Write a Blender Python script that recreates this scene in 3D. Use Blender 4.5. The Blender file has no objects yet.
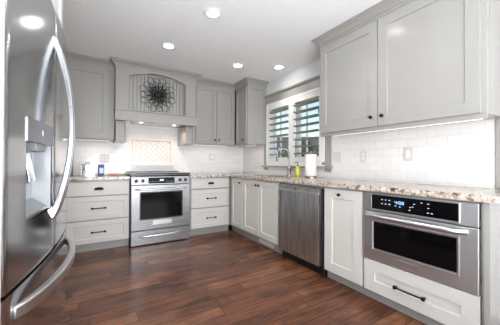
import bpy, bmesh, math, random
from math import sin, cos, pi, radians
from mathutils import Vector, Matrix, Euler
random.seed(7)
SC = bpy.context.scene
COL = SC.collection

# ------------------------------------------------------------------ camera
CX, CY, CH, YAW, PITCH, ROLL, FPX, V0 = -2.438, -4.210, 1.08, .552, .007, -.004, 254.5, 162.2
cam_data = bpy.data.cameras.new('camera')
cam = bpy.data.objects.new('camera', cam_data); COL.objects.link(cam)
cam_data.sensor_fit = 'HORIZONTAL'; cam_data.sensor_width = 36.0
cam_data.lens = FPX * 36.0 / 500.0
cam_data.shift_y = (V0 - 162.5) / 500.0
cam_data.clip_start = .02; cam_data.clip_end = 400
fw = Vector((sin(YAW) * cos(PITCH), cos(YAW) * cos(PITCH), sin(PITCH)))
q = fw.to_track_quat('-Z', 'Y')
cam.rotation_mode = 'QUATERNION'
cam.rotation_quaternion = q @ Euler((0, 0, -ROLL)).to_quaternion()
cam.location = (CX, CY, CH)
SC.camera = cam

# ------------------------------------------------------------------ colour management
SC.view_settings.view_transform = 'Standard'
SC.view_settings.look = 'None'
SC.view_settings.gamma = 1.0
SC.view_settings.use_curve_mapping = False
SC.view_settings.exposure = 0.0

# ------------------------------------------------------------------ sky and sun
world = bpy.data.worlds.new('sky'); SC.world = world; world.use_nodes = True
wt = world.node_tree; bg = wt.nodes['Background']
sky = wt.nodes.new('ShaderNodeTexSky'); sky.sky_type = 'NISHITA'
sky.sun_disc = False; sky.sun_elevation = radians(38); sky.sun_rotation = radians(200)
sky.air_density = 1.3; sky.dust_density = 1.2; sky.ozone_density = 2.0
wc = wt.nodes.new('ShaderNodeTexCoord'); wm = wt.nodes.new('ShaderNodeMapping'); wm.inputs['Scale'].default_value = (2.2, 2.2, 6)
wn_ = wt.nodes.new('ShaderNodeTexNoise'); wn_.inputs['Scale'].default_value = 1.6; wn_.inputs['Detail'].default_value = 5
wr_ = wt.nodes.new('ShaderNodeMapRange'); wr_.inputs['From Min'].default_value = .48; wr_.inputs['From Max'].default_value = .66; wr_.inputs['To Max'].default_value = .8
wx = wt.nodes.new('ShaderNodeMixRGB'); wx.inputs[2].default_value = (3.4, 3.5, 3.6, 1)
wt.links.new(wc.outputs['Generated'], wm.inputs[0]); wt.links.new(wm.outputs[0], wn_.inputs['Vector']); wt.links.new(wn_.outputs['Fac'], wr_.inputs['Value'])
wt.links.new(wr_.outputs[0], wx.inputs[0]); wt.links.new(sky.outputs[0], wx.inputs[1]); wt.links.new(wx.outputs[0], bg.inputs[0])
bg.inputs[1].default_value = .22
sun_d = bpy.data.lights.new('sun', 'SUN'); sun_d.energy = 3.0; sun_d.angle = radians(1); sun_d.color = (1, .95, .87)
sun = bpy.data.objects.new('sun', sun_d); COL.objects.link(sun)
sun.rotation_euler = (radians(50), 0, radians(-160))

# ------------------------------------------------------------------ unseen fill lights added behind the camera
def area(name, loc, rot, sx, sy, power, color=(1, 1, 1)):
    d = bpy.data.lights.new(name, 'AREA'); d.shape = 'RECTANGLE'; d.size = sx; d.size_y = sy
    d.energy = power; d.color = color
    o = bpy.data.objects.new(name, d); COL.objects.link(o); o.location = loc; o.rotation_euler = rot
    return o
area('rear_fill', (-1.75, -6.3, 1.1), (radians(110), 0, 0), 3.0, 1.7, 94, (.93, .965, 1))  # added fill from the rear, no window in that wall
area('side_fill', (-3.40, -5.2, 1.2), (radians(105), 0, radians(-90)), 2.0, 1.6, 7, (.93, .965, 1))  # added weak fill from the left wall, no window there
area('ceiling_fill', (-2.35, -4.9, .9), (radians(180 - 30), 0, 0), 1.8, 1.0, 96, (.95, .98, 1))  # added to brighten the ceiling
DL_POWER, DL_EMIT = 3.8, 45.0
UC_POWER = .55

# ------------------------------------------------------------------ materials
def lin(c):
    c = c / 255.0
    return c / 12.92 if c <= .04045 else ((c + .055) / 1.055) ** 2.4
def rgb(r, g, b): return (lin(r), lin(g), lin(b), 1)
MATS = {}
def mat(name, color, rough=.5, metal=0., coat=0., bump=None, spec=.5):
    m = bpy.data.materials.new(name); m.use_nodes = True
    nt = m.node_tree; b = nt.nodes['Principled BSDF']
    b.inputs['Base Color'].default_value = color
    b.inputs['Roughness'].default_value = rough
    b.inputs['Metallic'].default_value = metal
    b.inputs['Coat Weight'].default_value = coat; b.inputs['Coat Roughness'].default_value = .17
    b.inputs['Specular IOR Level'].default_value = spec
    # every surface gets a slight procedural variation
    tc = nt.nodes.new('ShaderNodeTexCoord')
    n = nt.nodes.new('ShaderNodeTexNoise'); n.inputs['Scale'].default_value = (bump or (6, .0))[0]
    n.inputs['Detail'].default_value = 3
    nt.links.new(tc.outputs['Object'], n.inputs['Vector'])
    if bump and bump[1]:
        bp = nt.nodes.new('ShaderNodeBump'); bp.inputs['Strength'].default_value = bump[1]
        bp.inputs['Distance'].default_value = bump[2] if len(bump) > 2 else .002
        nt.links.new(n.outputs['Fac'], bp.inputs['Height']); nt.links.new(bp.outputs[0], b.inputs['Normal'])
    else:
        r = nt.nodes.new('ShaderNodeMapRange'); r.inputs['To Min'].default_value = rough * .93; r.inputs['To Max'].default_value = min(1, rough * 1.07)
        nt.links.new(n.outputs['Fac'], r.inputs['Value']); nt.links.new(r.outputs[0], b.inputs['Roughness'])
    MATS[name] = m
    return m
def emis(name, color, s):
    m = bpy.data.materials.new(name); m.use_nodes = True
    b = m.node_tree.nodes['Principled BSDF']
    b.inputs['Base Color'].default_value = color
    b.inputs['Emission Color'].default_value = color; b.inputs['Emission Strength'].default_value = s
    MATS[name] = m; return m
def node(nt, t, **kw):
    n = nt.nodes.new(t)
    for k, v in kw.items():
        if k.startswith('i_'): n.inputs[k[2:].replace('_', ' ')].default_value = v
        else: setattr(n, k, v)
    return n

mat('greige', rgb(156, 154, 150), .36, coat=.35)
mat('cream', rgb(205, 203, 198), .38, coat=.2)
mat('wall', rgb(218, 219, 220), .6, bump=(90, .12, .002))
mat('ceiling', rgb(240, 242, 244), .85, bump=(30, .8, .008))
mat('trim_white', rgb(236, 236, 236), .35)
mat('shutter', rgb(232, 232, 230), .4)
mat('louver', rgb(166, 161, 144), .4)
mat('plate', rgb(214, 210, 207), .35)
mat('plate_dark', rgb(150, 148, 145), .5)
mat('bronze', rgb(38, 35, 33), .35, metal=.7)
mat('black', rgb(14, 14, 15), .4)
mat('toe_black', rgb(10, 9, 9), .6)
mat('black_glass', rgb(6, 7, 9), .08, spec=.3)
mat('rack_steel', rgb(90, 90, 92), .35, metal=.8)
mat('iron', rgb(26, 26, 27), .45, metal=.5)
mat('chrome', rgb(190, 190, 192), .14, metal=1)
mat('brushed_nickel', rgb(150, 148, 145), .25, metal=1)
mat('paper', rgb(236, 232, 230), .9, bump=(60, .3, .002))
mat('soap_yellow', rgb(205, 200, 40), .2)
mat('soap_label', rgb(226, 224, 120), .5)
mat('blue', rgb(45, 95, 165), .4)
mat('white_plastic', rgb(228, 228, 228), .3)
mat('pink', rgb(222, 150, 138), .5)
mat('board', rgb(112, 106, 100), .5)
mat('cotton', rgb(235, 232, 228), .9, bump=(50, .4, .004))
mat('grey_plastic', rgb(120, 122, 124), .35)
mat('grout_line', rgb(176, 170, 163), .8)
mat('tile_piece', rgb(226, 222, 218), .18)
mat('bead', rgb(166, 164, 160), .4)
mat('steel_side', rgb(96, 97, 99), .4, metal=.6)
emis('lamp_glow', (1, .97, .93, 1), DL_EMIT)
emis('puck_glow', (1, .78, .55, 1), 5)
emis('strip_glow', (1, .86, .78, 1), .7)
emis('digits', (.35, .6, 1, 1), 1.1)
emis('icons', (.55, .68, .85, 1), .35)
mat('siding', rgb(176, 180, 178), .8)
mat('roofing', rgb(84, 88, 94), .85, bump=(8, .6, .03))
mat('bark', rgb(70, 58, 48), .9, bump=(9, .8, .03))
mat('lawn', rgb(86, 104, 62), .95, bump=(20, .6, .03))

def leaf_mat(name, c1, c2):
    m = mat(name, c1, .7); nt = m.node_tree; b = nt.nodes['Principled BSDF']
    n = node(nt, 'ShaderNodeTexNoise', i_Scale=9.0, i_Detail=4.0)
    r = node(nt, 'ShaderNodeValToRGB'); r.color_ramp.elements[0].position = .35; r.color_ramp.elements[0].color = c1
    r.color_ramp.elements[1].position = .65; r.color_ramp.elements[1].color = c2
    tc = node(nt, 'ShaderNodeTexCoord'); nt.links.new(tc.outputs['Object'], n.inputs['Vector'])
    nt.links.new(n.outputs['Fac'], r.inputs[0]); nt.links.new(r.outputs[0], b.inputs['Base Color'])
leaf_mat('leaf', rgb(58, 80, 46), rgb(120, 140, 76))
leaf_mat('leaf_dark', rgb(26, 38, 28), rgb(58, 74, 46))

# stainless steel with a brushed grain; axis = direction along which the grain runs
def steel(name, color, rough, scale, strength=.12, wave=0.):
    m = bpy.data.materials.new(name); m.use_nodes = True; nt = m.node_tree; b = nt.nodes['Principled BSDF']
    b.inputs['Base Color'].default_value = color; b.inputs['Metallic'].default_value = 1; b.inputs['Roughness'].default_value = rough
    tc = node(nt, 'ShaderNodeTexCoord'); mp = node(nt, 'ShaderNodeMapping'); mp.inputs['Scale'].default_value = scale
    n = node(nt, 'ShaderNodeTexNoise', i_Scale=1.0, i_Detail=3.0)
    nt.links.new(tc.outputs['Object'], mp.inputs[0]); nt.links.new(mp.outputs[0], n.inputs['Vector'])
    r = node(nt, 'ShaderNodeMapRange'); r.inputs['To Min'].default_value = rough * .75; r.inputs['To Max'].default_value = rough * 1.3
    nt.links.new(n.outputs['Fac'], r.inputs['Value']); nt.links.new(r.outputs[0], b.inputs['Roughness'])
    bp = node(nt, 'ShaderNodeBump', i_Strength=strength, i_Distance=.0006)
    nt.links.new(n.outputs['Fac'], bp.inputs['Height'])
    last = bp
    if wave:
        n2 = node(nt, 'ShaderNodeTexNoise', i_Scale=1.0, i_Detail=1.0)
        mp2 = node(nt, 'ShaderNodeMapping'); mp2.inputs['Scale'].default_value = (14, 14, .5)
        nt.links.new(tc.outputs['Object'], mp2.inputs[0]); nt.links.new(mp2.outputs[0], n2.inputs['Vector'])
        b2 = node(nt, 'ShaderNodeBump', i_Strength=wave, i_Distance=.05)
        nt.links.new(n2.outputs['Fac'], b2.inputs['Height']); nt.links.new(bp.outputs[0], b2.inputs['Normal']); last = b2
    nt.links.new(last.outputs[0], b.inputs['Normal'])
    MATS[name] = m
steel('steel', rgb(160, 161, 163), .27, (3, 3, 900), .05)
steel('steel_oven', rgb(206, 208, 210), .40, (3, 3, 900), .04)
steel('steel_handle', rgb(178, 180, 183), .22, (3, 3, 300), .03)
steel('steel_fridge', rgb(200, 202, 205), .14, (3, 3, 500), .06)
steel('steel_dish', rgb(206, 208, 211), .27, (160, 160, 2), .06, .3)
steel('steel_niche', rgb(160, 162, 165), .45, (3, 3, 300), .05)
steel('steel_bright', rgb(216, 217, 219), .3, (3, 3, 300), .05)

# granite
m = bpy.data.materials.new('granite'); m.use_nodes = True; nt = m.node_tree; b = nt.nodes['Principled BSDF']; MATS['granite'] = m
tc = node(nt, 'ShaderNodeTexCoord')
n1 = node(nt, 'ShaderNodeTexNoise', i_Scale=26.0, i_Detail=6.0, i_Roughness=.72)
r1 = node(nt, 'ShaderNodeValToRGB'); cr = r1.color_ramp
cr.elements[0].position = .37; cr.elements[0].color = rgb(50, 42, 38)
cr.elements[1].position = .49; cr.elements[1].color = rgb(180, 166, 153)
e = cr.elements.new(.43); e.color = rgb(138, 122, 110)
e = cr.elements.new(.56); e.color = rgb(206, 196, 184)
e = cr.elements.new(.68); e.color = rgb(222, 215, 206)
v = node(nt, 'ShaderNodeTexVoronoi', i_Scale=70.0, i_Randomness=1.0)
r2 = node(nt, 'ShaderNodeValToRGB'); r2.color_ramp.elements[0].position = .16; r2.color_ramp.elements[0].color = (1, 1, 1, 1)
r2.color_ramp.elements[1].position = .30; r2.color_ramp.elements[1].color = (0, 0, 0, 1)
n3 = node(nt, 'ShaderNodeTexNoise', i_Scale=9.0, i_Detail=3.0)
r3 = node(nt, 'ShaderNodeMapRange'); r3.inputs['From Min'].default_value = .40; r3.inputs['From Max'].default_value = .6
mul = node(nt, 'ShaderNodeMath', operation='MULTIPLY')
mx = node(nt, 'ShaderNodeMixRGB'); mx.inputs[2].default_value = rgb(52, 45, 44)
for n_ in (n1, v, n3): nt.links.new(tc.outputs['Object'], n_.inputs['Vector'])
nt.links.new(n1.outputs['Fac'], r1.inputs[0]); nt.links.new(v.outputs['Distance'], r2.inputs[0])
nt.links.new(n3.outputs['Fac'], r3.inputs['Value'])
nt.links.new(r2.outputs[0], mul.inputs[0]); nt.links.new(r3.outputs[0], mul.inputs[1])
nt.links.new(mul.outputs[0], mx.inputs[0]); nt.links.new(r1.outputs[0], mx.inputs[1]); nt.links.new(mx.outputs[0], b.inputs['Base Color'])
b.inputs['Roughness'].default_value = .16

# subway tile (u, w axes)
def tile_mat(name, axis):
    m = bpy.data.materials.new(name); m.use_nodes = True; nt = m.node_tree; b = nt.nodes['Principled BSDF']; MATS[name] = m
    tc = node(nt, 'ShaderNodeTexCoord'); sp = node(nt, 'ShaderNodeSeparateXYZ'); cb = node(nt, 'ShaderNodeCombineXYZ')
    nt.links.new(tc.outputs['Object'], sp.inputs[0]); nt.links.new(sp.outputs[axis], cb.inputs[0]); nt.links.new(sp.outputs[2], cb.inputs[1])
    br = node(nt, 'ShaderNodeTexBrick', i_Scale=1.0); br.offset = .5
    br.inputs['Brick Width'].default_value = .1535; br.inputs['Row Height'].default_value = .0775
    br.inputs['Mortar Size'].default_value = .0022; br.inputs['Mortar Smooth'].default_value = .3
    br.inputs['Color1'].default_value = rgb(236, 234, 233); br.inputs['Color2'].default_value = rgb(230, 229, 228)
    br.inputs['Mortar'].default_value = rgb(216, 214, 212)
    nt.links.new(cb.outputs[0], br.inputs['Vector']); nt.links.new(br.outputs['Color'], b.inputs['Base Color'])
    bp = node(nt, 'ShaderNodeBump', i_Strength=.5, i_Distance=.002); bp.invert = True
    nz = node(nt, 'ShaderNodeTexNoise', i_Scale=14.0, i_Detail=1.0); nt.links.new(tc.outputs['Object'], nz.inputs['Vector'])
    b2 = node(nt, 'ShaderNodeBump', i_Strength=.25, i_Distance=.004)
    nt.links.new(nz.outputs['Fac'], b2.inputs['Height']); nt.links.new(b2.outputs[0], bp.inputs['Normal'])
    nt.links.new(br.outputs['Fac'], bp.inputs['Height']); nt.links.new(bp.outputs[0], b.inputs['Normal'])
    b.inputs['Roughness'].default_value = .14
tile_mat('tile_x', 0); tile_mat('tile_y', 1)

# hand-scraped walnut planks running along world x
m = bpy.data.materials.new('planks'); m.use_nodes = True; nt = m.node_tree; b = nt.nodes['Principled BSDF']; MATS['planks'] = m
def M(op, a, c=None, **k):
    n = node(nt, 'ShaderNodeMath', operation=op)
    for i, x in enumerate((a, c)):
        if x is None: continue
        if isinstance(x, (int, float)): n.inputs[i].default_value = x
        else: nt.links.new(x, n.inputs[i])
    return n.outputs[0]
tc = node(nt, 'ShaderNodeTexCoord'); sp = node(nt, 'ShaderNodeSeparateXYZ'); nt.links.new(tc.outputs['Object'], sp.inputs[0])
PW, PL = .122, .85
rowf = M('DIVIDE', sp.outputs[1], PW); row = M('FLOOR', rowf); rfr = M('FRACT', rowf)
wn = node(nt, 'ShaderNodeTexWhiteNoise', noise_dimensions='1D'); nt.links.new(row, wn.inputs['W'])
sh = M('MULTIPLY', wn.outputs['Value'], 5.0)
colf = M('ADD', M('DIVIDE', sp.outputs[0], PL), sh); cl = M('FLOOR', colf); cfr = M('FRACT', colf)
idv = M('ADD', M('MULTIPLY', row, 17.31), M('MULTIPLY', cl, 5.77))
wn2 = node(nt, 'ShaderNodeTexWhiteNoise', noise_dimensions='1D'); nt.links.new(idv, wn2.inputs['W'])
cb = node(nt, 'ShaderNodeCombineXYZ')
nt.links.new(M('ADD', M('MULTIPLY', sp.outputs[0], 1.6), M('MULTIPLY', wn2.outputs['Value'], 31.0)), cb.inputs[0])
nt.links.new(M('MULTIPLY', sp.outputs[1], 13.0), cb.inputs[1])
gr = node(nt, 'ShaderNodeTexNoise', i_Scale=1.6, i_Detail=6.0, i_Roughness=.62, i_Distortion=.8); nt.links.new(cb.outputs[0], gr.inputs['Vector'])
blot = node(nt, 'ShaderNodeTexNoise', i_Scale=4.5, i_Detail=3.0); nt.links.new(tc.outputs['Object'], blot.inputs['Vector'])
f = M('ADD', M('ADD', M('MULTIPLY', wn2.outputs['Value'], .22), M('MULTIPLY', gr.outputs['Fac'], .74)), M('MULTIPLY', blot.outputs['Fac'], .42))
rp = node(nt, 'ShaderNodeValToRGB'); cr = rp.color_ramp
cr.elements[0].position = .30; cr.elements[0].color = rgb(40, 21, 15)
cr.elements[1].position = 1.0; cr.elements[1].color = rgb(146, 100, 72)
e = cr.elements.new(.52); e.color = rgb(74, 44, 31)
e = cr.elements.new(.75); e.color = rgb(105, 67, 48)
nt.links.new(f, rp.inputs[0])
g1 = M('LESS_THAN', rfr, .028); g2 = M('LESS_THAN', cfr, .0035); gap = M('MAXIMUM', g1, g2)
mx = node(nt, 'ShaderNodeMixRGB'); mx.inputs[2].default_value = rgb(24, 13, 10)
nt.links.new(gap, mx.inputs[0]); nt.links.new(rp.outputs[0], mx.inputs[1]); nt.links.new(mx.outputs[0], b.inputs['Base Color'])
# scrape waves across the plank, visible in the gloss
cb2 = node(nt, 'ShaderNodeCombineXYZ')
nt.links.new(M('ADD', M('MULTIPLY', sp.outputs[0], 2.2), M('MULTIPLY', wn2.outputs['Value'], 50.0)), cb2.inputs[0])
nt.links.new(M('MULTIPLY', sp.outputs[1], 62.0), cb2.inputs[1])
sc = node(nt, 'ShaderNodeTexNoise', i_Scale=1.0, i_Detail=2.0, i_Distortion=.5); nt.links.new(cb2.outputs[0], sc.inputs['Vector'])
hh = M('SUBTRACT', M('ADD', M('MULTIPLY', sc.outputs['Fac'], 1.0), M('MULTIPLY', gr.outputs['Fac'], .35)), M('MULTIPLY', gap, .8))
bp = node(nt, 'ShaderNodeBump', i_Strength=.6, i_Distance=.005); nt.links.new(hh, bp.inputs['Height']); nt.links.new(bp.outputs[0], b.inputs['Normal'])
b.inputs['Roughness'].default_value = .22; b.inputs['Specular IOR Level'].default_value = .33

# window glass: clear, thin
m = bpy.data.materials.new('clear_glass'); m.use_nodes = True; nt = m.node_tree; MATS['clear_glass'] = m
nt.nodes.remove(nt.nodes['Principled BSDF'])
tr = node(nt, 'ShaderNodeBsdfTransparent'); gl = node(nt, 'ShaderNodeBsdfGlossy', i_Roughness=.02); ms = node(nt, 'ShaderNodeMixShader')
ms.inputs[0].default_value = .05; nt.links.new(tr.outputs[0], ms.inputs[1]); nt.links.new(gl.outputs[0], ms.inputs[2])
nt.links.new(ms.outputs[0], nt.nodes['Material Output'].inputs[0])

# ------------------------------------------------------------------ mesh helpers
class MB:
    def __init__(s): s.bm = bmesh.new()
    def box(s, a, c):
        x0, y0, z0 = [min(p, q_) for p, q_ in zip(a, c)]; x1, y1, z1 = [max(p, q_) for p, q_ in zip(a, c)]
        v = [s.bm.verts.new(p) for p in ((x0,y0,z0),(x1,y0,z0),(x1,y1,z0),(x0,y1,z0),(x0,y0,z1),(x1,y0,z1),(x1,y1,z1),(x0,y1,z1))]
        for f_ in ((0,3,2,1),(4,5,6,7),(0,1,5,4),(1,2,6,5),(2,3,7,6),(3,0,4,7)): s.bm.faces.new([v[i] for i in f_])
        return s
    def prism(s, pts, d, axis='y', o=0.):
        """closed outline pts (a,b) extruded from o to d along axis"""
        def P(a, c_, t): return {'y': (a, t, c_), 'x': (t, a, c_), 'z': (a, c_, t)}[axis]
        A = [s.bm.verts.new(P(a, c_, o)) for a, c_ in pts]; B = [s.bm.verts.new(P(a, c_, d)) for a, c_ in pts]
        n = len(pts); s.bm.faces.new(A); s.bm.faces.new(B[::-1])
        for i in range(n): s.bm.faces.new((A[i], B[i], B[(i+1) % n], A[(i+1) % n]))
        return s
    def tube(s, path, r, n=10, flat=1., cap=True, closed=False):
        path = [Vector(p) for p in path]; rings = []; N = len(path)
        up0 = None
        for i, p in enumerate(path):
            if closed: t = path[(i+1) % N] - path[i-1]
            else: t = path[min(i+1, N-1)] - path[max(i-1, 0)]
            t.normalize()
            if up0 is None: up0 = t.orthogonal().normalized() if abs(t.z) > .9 or True else None
            up = (up0 - t * up0.dot(t)).normalized(); up0 = up
            sd = t.cross(up); rr = r[i] if isinstance(r, (list, tuple)) else r
            rings.append([s.bm.verts.new(p + up * (cos(2*pi*k/n) * rr) + sd * (sin(2*pi*k/n) * rr * flat)) for k in range(n)])
        for i in range(N if closed else N-1):
            a, c_ = rings[i], rings[(i+1) % N]
            for k in range(n): s.bm.faces.new((a[k], a[(k+1) % n], c_[(k+1) % n], c_[k]))
        if cap and not closed:
            s.bm.faces.new(rings[0][::-1]); s.bm.faces.new(rings[-1])
        return s
    def lathe(s, prof, c=(0, 0, 0), axis='z', n=24):
        c = Vector(c); rings = []
        for r, h in prof:
            ring = []
            for k in range(n):
                a = 2*pi*k/n; u, w = r*cos(a), r*sin(a)
                p = {'z': (u, w, h), 'y': (u, h, w), 'x': (h, u, w)}[axis]
                ring.append(s.bm.verts.new(c + Vector(p)))
            rings.append(ring)
        for a, c_ in zip(rings, rings[1:]):
            for k in range(n): s.bm.faces.new((a[k], a[(k+1) % n], c_[(k+1) % n], c_[k]))
        s.bm.faces.new(rings[0][::-1]); s.bm.faces.new(rings[-1])
        return s
    def build(s, name, m, parent=None, bevel=0., smooth=False, label=None, seg=2):
        bmesh.ops.recalc_face_normals(s.bm, faces=s.bm.faces[:])
        me = bpy.data.meshes.new(name); s.bm.to_mesh(me); s.bm.free()
        o = bpy.data.objects.new(name, me); COL.objects.link(o)
        me.materials.append(MATS[m] if isinstance(m, str) else m)
        if smooth:
            for p in me.polygons: p.use_smooth = True
            me.set_sharp_from_angle(angle=radians(40))
        if bevel:
            bv = o.modifiers.new('bevel', 'BEVEL'); bv.width = bevel; bv.segments = seg; bv.limit_method = 'ANGLE'; bv.angle_limit = radians(40)
        if parent: o.parent = parent
        if label: o['label'] = label
        return o
def box(name, a, c, m, parent=None, bevel=0., **k): return MB().box(a, c).build(name, m, parent, bevel, **k)
def thing(name, label, cat, loc=(0, 0, 0), rz=0., group=None):
    o = bpy.data.objects.new(name, None); COL.objects.link(o); o.empty_display_size = .05
    o.location = loc; o.rotation_euler = (0, 0, rz); o['label'] = label; o['category'] = cat
    if group: o['group'] = group
    return o
def tag(o, label, cat, group=None):
    o['label'] = label; o['category'] = cat
    if group: o['group'] = group
    return o
def struct(o): o['kind'] = 'structure'; return o
def copy_tree(o, parent=None):
    c = o.copy(); COL.objects.link(c); c.parent = parent
    for ch in list(o.children): copy_tree(ch, c)
    return c

def shaker(x0, x1, z0, z1, yf, t=.02, stile=.065, rec=.009, slab=False):
    """door or drawer front; face at y=yf (facing -y), thickness t"""
    mb = MB(); bm = mb.bm
    if slab: return mb.box((x0, yf, z0), (x1, yf + t, z1))
    e = .004
    def ring(ix, y): return [bm.verts.new((a, y, c_)) for a, c_ in ((x0+ix, z0+ix), (x1-ix, z0+ix), (x1-ix, z1-ix), (x0+ix, z1-ix))]
    A = ring(0, yf + t); B = ring(0, yf + .0015); C = ring(.0015, yf); D = ring(stile, yf); Ei = ring(stile + e, yf + rec)
    for P, Q in ((A, B), (B, C), (C, D), (D, Ei)):
        for i in range(4): bm.faces.new((P[i], P[(i+1) % 4], Q[(i+1) % 4], Q[i]))
    bm.faces.new(Ei); bm.faces.new(A[::-1])
    return mb
def knob(parent, x, z, yf):
    MB().lathe([(.0055, 0), (.0055, -.012), (.009, -.016), (.0145, -.02), (.0155, -.026), (.012, -.031), (.004, -.033)], (x, yf, z), 'y', 20).build('knob', 'bronze', parent, smooth=True)
def bar_pull(parent, x, z, yf, w=.14):
    mb = MB(); n = 12; pts = []
    for i in range(n + 1):
        t = i / n; pts.append((x - w/2 + w*t, yf - .026 - .004 * sin(pi*t), z))
    mb.tube(pts, .006, 8)
    for s in (-1, 1):
        mb.box((x + s*w/2 - .010, yf - .034, z - .012), (x + s*w/2 + .010, yf - .020, z + .012))
        mb.lathe([(.0075, 0), (.0055, -.006), (.0055, -.022)], (x + s*w/2, yf, z), 'y', 12)
    mb.build('handle', 'bronze', parent, .0015, label='dark bronze bar pull')
def cup_pull(parent, x, z, yf, w=.1):
    mb = MB(); bm = mb.bm; nu, nv = 14, 6
    rows = []
    for j in range(nv + 1):
        ph = (pi / 2) * j / nv; r = []
        for i in range(nu + 1):
            th = pi * i / nu
            r.append(bm.verts.new((x - w/2*cos(th)*1.0, yf - .026*sin(ph)*sin(th) - .001, z - .016 + .034*cos(ph)*(.35 + .65*sin(th)))))
        rows.append(r)
    for a, c_ in zip(rows, rows[1:]):
        for i in range(nu): bm.faces.new((a[i], a[i+1], c_[i+1], c_[i]))
    o = mb.build('handle', 'bronze', parent, smooth=True, label='dark bronze cup pull')
    s = o.modifiers.new('solid', 'SOLIDIFY'); s.thickness = .003
def carcass(parent, W, D, z0, z1, top=True, m='greige', name='body', rails=()):
    """open-front box with a face frame; front at y=-D"""
    mb = MB(); t = .016
    mb.box((0, -D + .018, z0), (t, 0, z1)).box((W - t, -D + .018, z0), (W, 0, z1))
    mb.box((t, -D + .018, z0), (W - t, 0, z0 + t)).box((t, -t, z0 + t), (W - t, 0, z1))
    if top: mb.box((t, -D + .018, z1 - t), (W - t, -t, z1))
    st = .03
    mb.box((0, -D, z0), (st, -D + .018, z1)).box((W - st, -D, z0), (W, -D + .018, z1))
    mb.box((st, -D, z0), (W - st, -D + .018, z0 + st)).box((st, -D, z1 - st), (W - st, -D + .018, z1))
    for r in rails: mb.box((st, -D, r - .02), (W - st, -D + .018, r + .02))
    return mb.build(name, m, parent)
def toe(parent, W, D, z1, x0=0., m='greige', rec=.06):
    return box('toe_kick', (x0, -D + rec, 0), (W, -D + rec + .016, z1), m, parent)

def sweep(path, prof, name, m, parent, ghost0=None, ghost1=None):
    """sweep profile (out, z) along a plan path; 'out' is to the right of travel, mitred"""
    P = [Vector((a, c_, 0)) for a, c_ in path]; bm = bmesh.new(); rings = []
    for i, p in enumerate(P):
        prev = P[i-1] if i else (Vector((*ghost0, 0)) if ghost0 else None)
        nxt = P[i+1] if i < len(P)-1 else (Vector((*ghost1, 0)) if ghost1 else None)
        ns = []
        for a, c_ in ((prev, p), (p, nxt)):
            if a is None or c_ is None: continue
            d = (c_ - a).normalized(); ns.append(Vector((d.y, -d.x, 0)))
        if len(ns) == 2:
            n = (ns[0] + ns[1]).normalized(); n = n / max(.2, n.dot(ns[0]))
        else: n = ns[0]
        rings.append([bm.verts.new(p + n * o_ + Vector((0, 0, z))) for o_, z in prof])
    k = len(prof)
    for a, c_ in zip(rings, rings[1:]):
        for i in range(k): bm.faces.new((a[i], a[(i+1) % k], c_[(i+1) % k], c_[i]))
    bm.faces.new(rings[0][::-1]); bm.faces.new(rings[-1])
    mb = MB(); mb.bm.free(); mb.bm = bm
    return mb.build(name, m, parent)
H = 2.43
CROWN = [(-.012, 2.345), (.004, 2.345), (.006, 2.362), (.016, 2.366), (.022, 2.378), (.036, 2.392), (.052, 2.402), (.060, 2.408), (.060, 2.416), (.070, 2.420), (.070, 2.4285), (-.012, 2.4285)]
RB = -pi / 2          # turns a cabinet onto the right-hand wall (its front faces -x)

# ------------------------------------------------------------------ the room
struct(box('floor', (-3.6, -6.6, -.06), (.15, .15, 0), 'planks'))
struct(box('ceiling', (-3.6, -6.6, H), (.15, .15, H + .06), 'ceiling'))
wb = struct(box('wall_back', (-3.6, .0, 0), (.15, .12, H), 'wall'))
struct(box('wall_left', (-3.6, -6.6, 0), (-3.48, 0, H), 'wall'))
struct(box('wall_rear', (-3.48, -6.6, 0), (0, -6.5, H), 'wall'))
WY0, WY1, WZ0, WZ1 = -2.03, -.80, 1.075, 2.05
mb = MB()
mb.box((0, -6.6, 0), (.15, WY0, H)).box((0, WY1, 0), (.15, 0, H)).box((0, WY0, 0), (.15, WY1, WZ0)).box((0, WY0, WZ1), (.15, WY1, H))
wr = struct(mb.build('wall_right', 'wall'))
struct(box('baseboard_right', (-.014, -6.5, 0), (0, -3.79, .12), 'trim_white', None, .003))
struct(box('trim_1', (-.018, -3.76, .92), (0, -3.588, H), 'greige', None, .002))
# tiling between counter and upper cabinets
T = .008
MB().box((-3.45, -T, .914), (0, 0, 1.46)).box((-2.05, -T, 1.46), (-1.24, 0, 1.72)).build('tile_backsplash', 'tile_x', wb)
mb = MB().box((-T, -2.125, .914), (0, -3.585, 1.44)).box((-T, -2.125, .914), (0, -.70, .985)).box((-T, -.70, .914), (0, -T, 1.44))
mb.box((-T, -2.27, 1.44), (0, -2.125, 1.46))
mb.build('tile_backsplash', 'tile_y', wr)

# ------------------------------------------------------------------ window with casing
win = thing('window_1', 'kitchen window over the sink with greige casing', 'window'); win['kind'] = 'structure'
CG = 'greige'
mb = MB()
mb.box((-.018, -2.127, .985), (0, -2.03, 2.06)).box((-.018, -.80, .985), (0, -.722, 2.06))
mb.box((-.02, -2.14, 2.055), (0, -.71, 2.165))
mb.build('casing', CG, win, .002)
mb = MB().box((-.034, -2.15, 2.165), (0, -.70, 2.178)).box((-.045, -2.16, 2.178), (0, -.69, 2.20)).box((-.026, -2.145, 2.045), (0, -.705, 2.057))
mb.build('casing_cap', CG, win, .002)
box('sill', (-.05, -2.15, 1.03), (0, -.70, 1.056), CG, win, .004)
mb = MB().box((-.03, WY0, WZ0), (.15, WY0 + .03, WZ1)).box((-.03, WY1 - .03, WZ0), (.15, WY1, WZ1)).box((-.03, WY0, WZ1 - .03), (.15, WY1, WZ1)).box((-.03, WY0, 1.056), (.15, WY1, WZ0 + .03))
mb.build('frame', 'trim_white', win, .002)
mb = MB()
ym = (WY0 + WY1) / 2
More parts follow.
